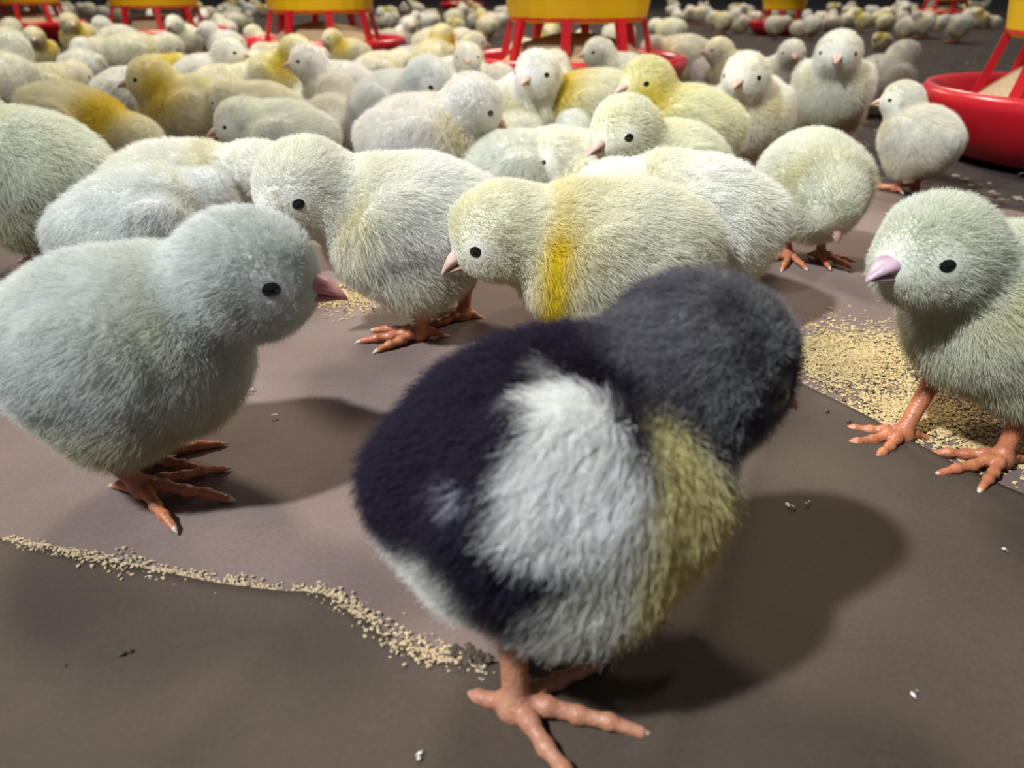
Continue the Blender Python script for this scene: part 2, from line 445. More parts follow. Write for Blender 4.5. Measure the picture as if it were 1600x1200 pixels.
    hc4[:, :3] = np.clip(hcol, 0.004, .93)
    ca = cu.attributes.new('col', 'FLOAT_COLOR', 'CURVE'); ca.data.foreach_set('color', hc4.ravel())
    cu.materials.append(M_DOWN)
    do = bpy.data.objects.new('down', cu); C.objects.link(do); do.parent = root
    # ---- legs
    if legs is None:
        legs = [dict(foot=(.5, -1.25, 0), yaw=-6), dict(foot=(.2, 1.25, 0), yaw=8)]
    for lg in legs:
        lg = dict(lg); f = np.array(lg.pop('foot'), float); sg = -1 if f[1] < 0 else 1
        hk = lg.pop('hock', (f[0]-.75, sg*1.25, max(1.5, bz-3.0))); hp = lg.pop('hip', (0, sg*1.2, bz-2.0))
        make_leg(root, f, hk, hp, mat=legmat, claws=claws, vx=legvx, **lg)
    root['bz'] = bz
    return root
def put(root, px, py, yaw, s=1.08, tint=None, label=None, group=None, zoff=0.0, bz=None):
    """stand a chick on the floor so that its trunk is seen around that point of the floor plane raised to trunk height"""
    bz = root['bz']
    g = G(px, py, bz*.01*s)
    root.location = (g.x, g.y, hgt(g.x, g.y) + 0.0006 + zoff); root.rotation_euler = (0, 0, R(yaw)); root.scale = (s, s, s)
    if tint:
        for o in root.children:
            if o.name.split('.')[0] in ('body', 'down'): o.color = (*tint, 1)
    tag(root, label, 'chick', group or 'chicks of the flock')
    return root
def put_at(root, x, y, yaw, s=1.08, **k):
    root.location = (x, y, hgt(x, y) + .0006); root.rotation_euler = (0, 0, R(yaw)); root.scale = (s, s, s)
    tag(root, k.get('label'), 'chick', k.get('group') or 'chicks of the flock')
    return root

# ------------------------------------------------------------------ ground
def hn(x, y):
    x = np.asarray(x, float); y = np.asarray(y, float)
    h = .0011*np.sin(31*x + 17*y + 1.2) + .0009*np.sin(-22*x + 39*y + .3) + .0006*np.sin(66*x + 22*y)
    r1 = 1 - np.abs(np.sin(19*x - 13*y + 1.1*np.sin(9*x) + .5)); r2 = 1 - np.abs(np.sin(11*x + 23*y + 1.3*np.sin(13*y) + 2.0))
    h = h + (.0022*r1**7) + .0014*r2**8
    # rumpled stretch on the left, ridge running to the black chick
    m = np.exp(-((x+.30)**2/.012 + (y-.44)**2/.010)); h = h + m*(.003*np.abs(np.sin(95*y + 30*x)) + .003)
    return h
def hgt(x, y):
    if y > 1.0 or x > .9: return 0.0
    return float(hn(x, y))
# paper: the long sheet under the flock
back = [(-3.0, .62), (-1.2, .80), (-.5, .86), (0.0, .90), (.20, .80), (.30, .66), (.42, .56), (.62, .48), (.80, .44)]
bx = [b[0] for b in back]; by = [b[1] for b in back]
def sheet(name, X0, X1, nx, ny, yfun0, yfun1, zadd, mat):
    xs = np.linspace(X0, X1, nx); vs = []
    for i, x in enumerate(xs):
        y0, y1 = yfun0(x), yfun1(x)
        for t in np.linspace(0, 1, ny):
            y = y0 + (y1-y0)*t**1.0
            z = float(hn(x, y)) + zadd(x, y, t)
            vs.append((x, y, z))
    fs = [(i*ny+j, (i+1)*ny+j, (i+1)*ny+j+1, i*ny+j+1) for i in range(nx-1) for j in range(ny-1)]
    o = link_mesh(name, vs, fs, mat)
    so = o.modifiers.new('thick', 'SOLIDIFY'); so.thickness = .0003; so.offset = 1
    return o
def paper_mat(name, c1, c2):
    m, nt, b = nmat(name); b.inputs['Roughness'].default_value = .72; b.inputs['Specular IOR Level'].default_value = .28
    tc = nt.nodes.new('ShaderNodeTexCoord')
    n1 = nt.nodes.new('ShaderNodeTexNoise'); n1.inputs['Scale'].default_value = 14; n1.inputs['Detail'].default_value = 6
    n2 = nt.nodes.new('ShaderNodeTexNoise'); n2.inputs['Scale'].default_value = 900; n2.inputs['Detail'].default_value = 3
    mp = nt.nodes.new('ShaderNodeMapping'); mp.inputs['Scale'].default_value = (1, .8, 1)
    nt.links.new(tc.outputs['Object'], n1.inputs['Vector']); nt.links.new(tc.outputs['Object'], mp.inputs[0]); nt.links.new(mp.outputs[0], n2.inputs['Vector'])
    r = nt.nodes.new('ShaderNodeValToRGB'); r.color_ramp.elements[0].position = .3; r.color_ramp.elements[1].position = .75
    r.color_ramp.elements[0].color = (*c1, 1); r.color_ramp.elements[1].color = (*c2, 1)
    nt.links.new(n1.outputs['Fac'], r.inputs['Fac'])
    mx = nt.nodes.new('ShaderNodeMixRGB'); mx.blend_type = 'OVERLAY'; mx.inputs[0].default_value = .22
    nt.links.new(r.outputs[0], mx.inputs[1]); nt.links.new(n2.outputs['Fac'], mx.inputs[2]); nt.links.new(mx.outputs[0], b.inputs['Base Color'])
    bp = nt.nodes.new('ShaderNodeBump'); bp.inputs['Strength'].default_value = .12; bp.inputs['Distance'].default_value = .0003
    nt.links.new(n2.outputs['Fac'], bp.inputs['Height']); nt.links.new(bp.outputs[0], b.inputs['Normal'])
    return m
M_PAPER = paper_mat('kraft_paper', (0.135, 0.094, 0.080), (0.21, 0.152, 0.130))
M_PAPER_SHADED = paper_mat('kraft_paper_front_shaded', (0.056, 0.040, 0.028), (0.086, 0.062, 0.044))  # darker tone paints the light falloff near the camera into the paper
seam_px = [(-420, 780), (-150, 812), (0, 845), (80, 862), (150, 882), (240, 903), (340, 927), (430, 940), (530, 955), (572, 985), (620, 1022), (700, 1048), (765, 1058),
           (860, 985), (1000, 850), (1150, 700), (1250, 612), (1330, 650), (1410, 690), (1500, 732), (1600, 772), (1750, 830), (2000, 900)]
seam = [G(*p) for p in seam_px]
sx = np.array([p.x for p in seam]); sy = np.array([p.y for p in seam]); o_ = np.argsort(sx); sx = sx[o_]; sy = sy[o_]
def seam_y(x): return float(np.interp(x, sx, sy))
tag(sheet('paper_sheet', -1.5, .80, 260, 150, lambda x: -.25, lambda x: float(np.interp(x, bx, by)) + .012*math.sin(23*x) + .006*math.sin(61*x), lambda x, y, t: 0.0, M_PAPER),
    'large sheet of brown kraft paper under the flock, crossed by a trail of spilled feed', 'paper')
def lift(x, y, t):
    d = seam_y(x) - y
    return .0009 + .0011*math.exp(-(d/.006)**2)*(1 + .6*math.sin(60*x))
tag(sheet('paper_sheet', -.62, .60, 240, 110, lambda x: -.22, seam_y, lift, M_PAPER_SHADED),
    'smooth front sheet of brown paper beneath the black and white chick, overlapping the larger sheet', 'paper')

m, nt, b = nmat('dark_litter'); b.inputs['Roughness'].default_value = .95
tc = nt.nodes.new('ShaderNodeTexCoord'); n1 = nt.nodes.new('ShaderNodeTexNoise'); n1.inputs['Scale'].default_value = 26; n1.inputs['Detail'].default_value = 9
nt.links.new(tc.outputs['Object'], n1.inputs['Vector'])
r = nt.nodes.new('ShaderNodeValToRGB'); r.color_ramp.elements[0].position = .35; r.color_ramp.elements[1].position = .72
r.color_ramp.elements[0].color = (.014, .009, .007, 1); r.color_ramp.elements[1].color = (.050, .034, .026, 1)
nt.links.new(n1.outputs['Fac'], r.inputs['Fac']); nt.links.new(r.outputs[0], b.inputs['Base Color'])
bp = nt.nodes.new('ShaderNodeBump'); bp.inputs['Strength'].default_value = .8; bp.inputs['Distance'].default_value = .01
nt.links.new(n1.outputs['Fac'], bp.inputs['Height']); nt.links.new(bp.outputs[0], b.inputs['Normal'])
M_LIT = m
fl = link_mesh('floor', [(-16, -1.5, -.004), (16, -1.5, -.004), (16, 26, -.004), (-16, 26, -.004)], [(0, 1, 2, 3)], M_LIT, None, False)
tag(fl, kind='structure')

# loose bits: crumbs of feed, shavings
def bits(name, pts, size, mat, label, cat, seed=3, flat=.35, long=1.6, zz=None):
    rg = np.random.default_rng(seed); vs, fs = [], []
    for (x, y, z) in pts:
        s_ = size*rg.uniform(.45, 1.3); a = rg.uniform(0, 6.28); M = Matrix.Rotation(a, 3, 'Z') @ Matrix.Rotation(rg.normal()*.35, 3, 'X')
        b0 = len(vs)
        for (i, j, k) in ((1, 0, 0), (-1, 0, 0), (0, 1, 0), (0, -1, 0), (0, 0, 1), (0, 0, -1)):
            v = M @ Vector((i*s_*long*rg.uniform(.6, 1.2), j*s_*rg.uniform(.6, 1.2), k*s_*flat))
            vs.append((x+v.x, y+v.y, z+v.z))
        fs += [(b0, b0+2, b0+4), (b0+2, b0+1, b0+4), (b0+1, b0+3, b0+4), (b0+3, b0, b0+4), (b0+2, b0, b0+5), (b0+1, b0+2, b0+5), (b0+3, b0+1, b0+5), (b0, b0+3, b0+5)]
    o = link_mesh(name, vs, fs, mat, None, False)
    return tag(o, label, cat, None, 'stuff')
rg = np.random.default_rng(11)
pts = []
tr = [(0, 846, .5), (80, 864, .8), (150, 884, 1.0), (200, 893, 1.7), (240, 904, .9), (340, 925, 1.5), (430, 941, 1.2), (530, 956, .9), (572, 985, 1.1), (620, 1020, 1.8), (700, 1046, 1.5), (760, 1060, 1.0)]
for i in range(len(tr)-1):
    (x0, y0, w0), (x1, y1, w1) = tr[i], tr[i+1]
    a, b_ = G(x0, y0), G(x1, y1); nn = int((b_-a).length/.00008)
    for k in range(nn):
        t = rg.random(); p = a.lerp(b_, t); ww = (w0*(1-t) + w1*t)*.0015
        cl_ = .35 + .65*(math.sin(p.x*410)*math.sin(p.x*173+1) > -.25)
        if rg.random() > cl_: continue
        x, y = p.x + rg.normal()*ww, p.y + rg.normal()*ww + .0012
        pts.append((x, y, float(hn(x, y)) + (.0018 if y < seam_y(x)+.001 else .0008) + rg.random()*.0006))
bits('feed_crumbs', pts, .00050, M_FEEDP, 'thin winding trail of yellowish feed crumbs along the paper edge at lower left', 'feed')
def blob(cx, cy, rx, ry, n, hgt_, rgn=rg):
    out = []
    for _ in range(n):
        a = rgn.uniform(0, 6.28); r_ = abs(rgn.normal())*.6
        px = cx + rx*r_*math.cos(a); py = cy + ry*r_*math.sin(a); p = G(px, py)
        if p.y < seam_y(p.x) + .001: continue
        out.append((p.x, p.y, float(hn(p.x, p.y)) + .0006 + max(0, hgt_*(1-r_))*rgn.random()))
    return out
pts = blob(1345, 560, 130, 45, 7500, .0026) + blob(1440, 645, 150, 55, 4600, .0014) + blob(1560, 700, 110, 40, 1200, .0006) + blob(1290, 540, 60, 30, 1300, .002)
bits('feed_pile', pts, .00085, M_FEED, 'spread pile of pale yellow feed meal between the black chick and the chick at right', 'feed', 4, .5, 1.3)
pts = blob(520, 462, 120, 26, 1400, .001) + blob(610, 455, 50, 16, 300, .001)
bits('feed_scatter', pts, .0009, M_FEED, 'scattered feed grains on the paper in front of the pink beak of the left chick', 'feed', 5, .5, 1.3)
M_DROP = simple('dark_crumb', (0.07, 0.05, 0.035), .8)
pts = []
for (cx, cy, rx, ry, n) in ((1290, 630, 40, 30, 10), (530, 470, 90, 14, 26), (735, 1040, 22, 18, 60), (1400, 600, 100, 50, 30), (200, 1000, 250, 100, 3)):
    for _ in range(n):
        px, py = cx + rg.normal()*rx*.6, cy + rg.normal()*ry*.6; p = G(px, py)
        pts.append((p.x, p.y, float(hn(p.x, p.y)) + .0018))
bits('dark_crumbs', pts, .0010, M_DROP, 'dark specks scattered over the brown paper and feed', 'crumb', 6, .6, 1.3)
M_PALE = simple('pale_speck', (0.75, 0.72, 0.68), .8)
pts = []
for (px, py) in ((1228, 797), (1258, 794), (343, 938), (428, 655), (240, 916), (648, 1192), (1420, 1092), (395, 622), (1562, 868), (905, 1052)):
    p = G(px, py)
    for q_ in range(2): pts.append((p.x + rg.normal()*.0008, p.y + rg.normal()*.0008, float(hn(p.x, p.y)) + .0022))
bits('pale_flecks', pts, .0007, M_PALE, 'few tiny white flecks lying loose on the brown paper', 'fleck', 9, .3, 1.5)
M_SHAV = simple('wood_shaving', (0.30, 0.235, 0.18), .8, .3, None, 1, (60, (0.10, 0.07, 0.05)))
pts = []
for _ in range(5500):
    y = .5 + rg.random()**1.6*5.5; x = rg.uniform(-1, 1)*(y*.78 + .2)
    if y < np.interp(x, bx, by) + .01 and x < .8: continue
    pts.append((x, y, -.002 + rg.random()*.004))
bits('wood_shavings', pts, .0028, M_SHAV, 'dark floor litter of wood shavings around the far chicks and feeders', 'litter', 8, .25, 1.8)

# ------------------------------------------------------------------ feeders
def revolve(rings, K=64, close=False):
    vs = [(r_*math.cos(2*math.pi*q/K), r_*math.sin(2*math.pi*q/K), z) for (r_, z) in rings for q in range(K)]
    fs = [(j*K+q, j*K+(q+1) % K, (j+1)*K+(q+1) % K, (j+1)*K+q) for j in range(len(rings)-1) for q in range(K)]
    return vs, fs
def make_feeder():
    r_ = empty('poultry_feeder')
    vs, fs = revolve([(.001, .012), (.10, .012), (.135, .020), (.150, .045), (.153, .064), (.158, .071), (.165, .072), (.169, .066), (.169, .058), (.160, .040), (.142, .010), (.11, .002), (.001, .002)])
    link_mesh('pan', vs, fs, M_RED, r_)
    vs, fs = revolve([(.001, .101), (.03, .100), (.08, .088), (.12, .056), (.147, .038), (.140, .018), (.001, .018)])
    fd = link_mesh('feed', vs, fs, M_FEEDP, r_); fd['kind'] = 'stuff'
    n = 8
    for i in range(n):
        a = 2*math.pi*(i+.35)/n; bm = bmesh.new()
        p0 = Vector((.122, 0, .034)); p1 = Vector((.098, 0, .128)); wv = Vector((0, .0065, 0)); th = Vector((.0035, 0, .0028))
        cs = []
        for (p, ww) in ((p0, 1.25), (p0.lerp(p1, .5), .95), (p1, 1.15)):
            cs.append([bm.verts.new(p + wv*ww*u + th*v_) for (u, v_) in ((-1, -1), (1, -1), (1, 1), (-1, 1))])
        for j in range(2):
            for q in range(4): bm.faces.new((cs[j][q], cs[j][(q+1) % 4], cs[j+1][(q+1) % 4], cs[j+1][q]))
        bm.faces.new(cs[0][::-1]); bm.faces.new(cs[2])
        bmesh.ops.recalc_face_normals(bm, faces=bm.faces)
        bmesh.ops.rotate(bm, verts=bm.verts, cent=(0, 0, 0), matrix=Matrix.Rotation(a, 3, 'Z'))
        me = bpy.data.meshes.new('grill_bar'); bm.to_mesh(me); bm.free(); me.materials.append(M_RED)
        o = bpy.data.objects.new('grill_bar', me); C.objects.link(o); o.parent = r_
    vs, fs = revolve([(.103, .120), (.103, .132), (.094, .132), (.094, .120), (.103, .120)]); link_mesh('grill_ring', vs, fs, M_RED, r_)
    vs, fs = revolve([(.094, .119), (.100, .117), (.104, .124), (.108, .150), (.120, .185), (.122, .20), (.112, .225), (.06, .27), (.03, .285), (.03, .34), (.027, .34), (.027, .28), (.055, .262), (.108, .22), (.116, .2), (.115, .187), (.102, .15), (.094, .119)], 24)
    link_mesh('hopper', vs, fs, M_YEL, r_, False)
    return r_
feeder0 = make_feeder()
FE = [(.600, .80, 1, 0, 'big red feeder pan with yellow hopper on the dark litter, cut by the right edge'),
      (.098, 1.25, 1, 17, 'red feeder pan under a wide yellow hopper at top centre, behind the flock'),
      (-.39, 1.70, 1, 5, 'red feeder pan under a yellow hopper, the next one left of the centre feeder'),
      (-.92, 2.15, 1, 9, 'red feeder pan mostly hidden by chicks, third feeder leftwards from the centre'),
      (-1.55, 2.65, 1, 3, 'farthest red feeder of the left row, cut by the top left corner of the picture'),
      (1.06, 3.25, .74, 8, 'small distant feeder with yellow hopper above the chicks on the litter'),
      (2.18, 4.2, .95, 20, 'small distant red feeder pan at the top right behind the far chicks'),
      (-.38, 6.4, 1, 13, 'tiny distant red feeder seen at the top edge between two yellow hoppers')]
for i, (x, y, s_, rz, lab) in enumerate(FE):
    o = feeder0 if i == 0 else copy_tree(feeder0)
    o.location = (x, y, -.004); o.rotation_euler = (0, 0, R(rz)); o.scale = (s_, s_, s_)
    tag(o, lab, 'feeder', 'red and yellow feeders')

# ------------------------------------------------------------------ CHICKS
#HERO
hero = build_chick('chick', bz=5.6, pitch=5, roll=-15, head=(3.75, .1, 7.8), hyaw=-5, hpitch=-24, hroll=0, hscale=1.20,
    brad=(3.35, 3.0, 3.0), scheme=scheme_black, nhair=120000, hlen=.66, hrad=.0075, lay=.52, vx=.11, clump=.35, nseg=4, wing=1.06, wing_out=5, wing_x=-.6, wing_z=.2,
    legmat=M_LEGP, beakmat=M_BEAK, plump=1.14, seed=2, legvx=.045,
    legs=[dict(foot=(-1.6, -2.0, 0), hock=(-1.5, -1.35, 3.1), yaw=-30, toe=3.0, spread=44, thick=1.4), dict(foot=(1.1, .1, 1.0), hock=(.1, .9, 2.4), yaw=-12, toe=2.5, lift=.3, thick=1.35)])
put(hero, 866, 724, 18, 1.0, None, 'black and white chick with yellow chest and white wing, standing nearest in the middle')
#NEAR
c2 = build_chick(bz=5.4, pitch=2, beakmat=M_BEAK, head=(4.4, -.1, 7.7), hyaw=-4, hpitch=-9, hscale=1.14, plump=1.08, scheme=scheme_cool, nhair=140000, hlen=.52, hrad=.006,
    vx=.12, nseg=3, seed=3, legvx=.05, legs=[dict(foot=(-.1, -.9, 0), hock=(-1.0, -1.1, 1.9), yaw=-10, toe=3.0, spread=40), dict(foot=(-.9, 1.0, 0), hock=(-1.4, 1.1, 1.8), yaw=24, toe=2.6)])
put(c2, 192, 538, 2, 1.0, (.88, .89, .87), 'large white chick in profile at the left edge with pink beak and round dark eye')
c3 = build_chick(bz=5.5, pitch=2, head=(4.2, .2, 7.9), hyaw=14, hpitch=-6, hscale=1.08, scheme=scheme_green, nhair=120000, hlen=.54, hrad=.006,
    vx=.12, seed=4, legvx=.05, beakmat=M_BEAKG, legs=[dict(foot=(3.1, -.2, 0), hock=(1.7, -.9, 2.6), yaw=2, toe=2.6, spread=30), dict(foot=(.5, 1.9, 0), hock=(-.1, 1.6, 2.5), yaw=6, toe=2.7, spread=30)])
put(c3, 1592, 476, 190, 1.0, (.82, .84, .78), 'greenish white chick facing left at the right edge with a grey-pink beak')
c4 = build_chick(bz=5.1, pitch=-4, head=(4.25, .5, 6.9), hyaw=42, hpitch=-24, hscale=1.12, scheme=scheme_cream, nhair=110000, hlen=.48, hrad=.0065,
    vx=.13, seed=5, legvx=.055, legs=[dict(foot=(-.2, 1.0, 0), hock=(-.9, 1.2, 2.5), yaw=8, toe=2.6, spread=30), dict(foot=(-2.2, -1.0, 0), hock=(-2.4, -1.1, 2.0), yaw=-8, toe=2.3)])
put(c4, 640, 348, 184, 1.10, (1, 1, 1), 'white chick on orange legs with lowered face, between the pink-beaked and the yellow-banded chick')
def scheme_band(p, q, h, ishead):
    c = scheme_white(p, q, h, ishead, .45, (0.82, 0.80, 0.66), .5)
    band = np.exp(-((q[:, 0]-2.35 + .1*q[:, 2])**2)/.22)*sst(1.9, .9, q[:, 2]*1.0)*(1-.5*ishead)
    return mixc(c, (0.80, 0.62, 0.02), np.clip(band*1.1, 0, .95))
c5 = build_chick(bz=4.9, pitch=-3, head=(4.5, .1, 5.9), hyaw=6, hpitch=-30, hscale=1.12, scheme=scheme_band, nhair=110000, hlen=.48, hrad=.0065, brad=(4.0, 2.9, 2.85),
    vx=.13, seed=6, legvx=.055, legs=[dict(foot=(2.2, -1.2, 0), hock=(1.3, -1.2, 2.0), yaw=0, toe=2.3), dict(foot=(-.2, 1.2, 0), yaw=4, toe=2.3)])
put(c5, 952, 398, 180, 1.06, (1, 1, 1), 'pale yellow chick with a bright yellow neck band, directly behind the black chick')
c6 = build_chick(bz=4.6, pitch=0, head=(3.6, .2, 5.4), hyaw=20, hpitch=-25, scheme=scheme_cream, nhair=48000, hlen=.52, hrad=.009, vx=.15, seed=7)
put(c6, 1075, 348, 168, 1.12, (1, 1, .98), 'cream chick half hidden behind the yellow-banded chick, its rump to the right')
c8 = build_chick(bz=5.0, pitch=-16, head=(2.9, .1, 4.7), hyaw=8, hpitch=-58, hscale=1.0, scheme=scheme_cream, nhair=60000, hlen=.56, hrad=.009, vx=.14, seed=8,
    brad=(3.4, 3.0, 3.0), legs=[dict(foot=(.4, -1.0, 0), yaw=-30, toe=2.5), dict(foot=(.5, 1.2, 0), yaw=30, toe=2.3)])
put(c8, 1270, 292, -86, .95, (.92, .93, .84), 'round fluffy chick bowing its head to its chest, standing alone on the paper at right')
c41 = build_chick(bz=4.8, pitch=4, head=(3.3, 0, 7.6), hyaw=30, hpitch=-10, scheme=scheme_green, nhair=48000, hlen=.54, hrad=.009, vx=.15, seed=9,
    legs=[dict(foot=(-.9, 1.2, 0), yaw=0), dict(foot=(.4, -1.2, 0), yaw=0)])
put(c41, 52, 280, 172, 1.18, (.97, 1, .95), 'big greenish chick with its rump to the right, standing beside the rumpled paper at left')
c42 = build_chick(bz=3.9, pitch=-2, head=(4.3, 0, 5.0), hyaw=-12, hpitch=-25, hscale=1.05, scheme=scheme_cream, nhair=45000, hlen=.52, hrad=.009, vx=.15, seed=10)
put(c42, 285, 322, 4, 1.12, (1, 1, 1), 'cream chick with dark-eyed face turned down, behind the head of the pink-beaked chick')
c43 = build_chick(bz=3.2, pitch=2, head=(3.5, 0, 4.2), hyaw=0, hpitch=-20, scheme=scheme_cool, nhair=45000, hlen=.52, hrad=.009, vx=.15, seed=11)
put(c43, 228, 378, 38, 1.08, (1, 1, 1), 'plain white chick lying low just above the back of the pink-beaked chick')
c13 = build_chick(bz=5.0, pitch=0, head=(3.2, 0, 7.6), hyaw=14, hpitch=-14, hscale=1.12, scheme=scheme_cream, nhair=48000, hlen=.50, hrad=.009, vx=.14, seed=12)
put(c13, 1040, 268, 206, 1.05, (.93, .93, .80), 'cream chick with a clear dark eye, peeking left over the backs right of centre')
#FLOCK
POSES = {
 'stand': dict(bz=5.0, head=(3.1, 0, 8.0)),
 'stand_l': dict(bz=5.0, head=(2.8, .5, 8.0), hyaw=50),
 'stand_r': dict(bz=5.0, head=(2.8, -.5, 8.0), hyaw=-50),
 'low': dict(bz=4.8, pitch=-10, head=(4.3, 0, 5.9), hpitch=-32),
 'look': dict(bz=4.7, head=(3.4, 0, 7.1), hpitch=-34),
 'peck': dict(bz=4.8, pitch=-22, head=(4.4, 0, 3.9), hpitch=-60),
 'sit': dict(bz=3.4, head=(2.4, 0, 6.1)),
 'sit_low': dict(bz=3.3, head=(2.8, .3, 4.7), hyaw=12, hpitch=-14),
 'preen': dict(bz=4.6, head=(2.1, -1.5, 6.6), hyaw=-125, hpitch=-35),
}
SCH = dict(w=scheme_cool, c=scheme_cream, y=scheme_yellow, g=scheme_green)
CACHE = {}
def proto(pose, sch, lod):
    k = (pose, sch, lod)
    if k in CACHE: return copy_tree(CACHE[k])
    nh, vx, hr = {0: (42000, .16, .009), 1: (12000, .21, .019), 2: (2500, .34, .045)}[lod]
    o = build_chick(scheme=SCH[sch], nhair=nh, hlen=.50, hrad=hr, vx=vx, nseg=3 if lod == 0 else 2, seed=20+len(CACHE), clump=0,
                    claws=(lod == 0), legvx={0: .08, 1: .12, 2: .2}[lod], **POSES[pose])
    CACHE[k] = o
    return o
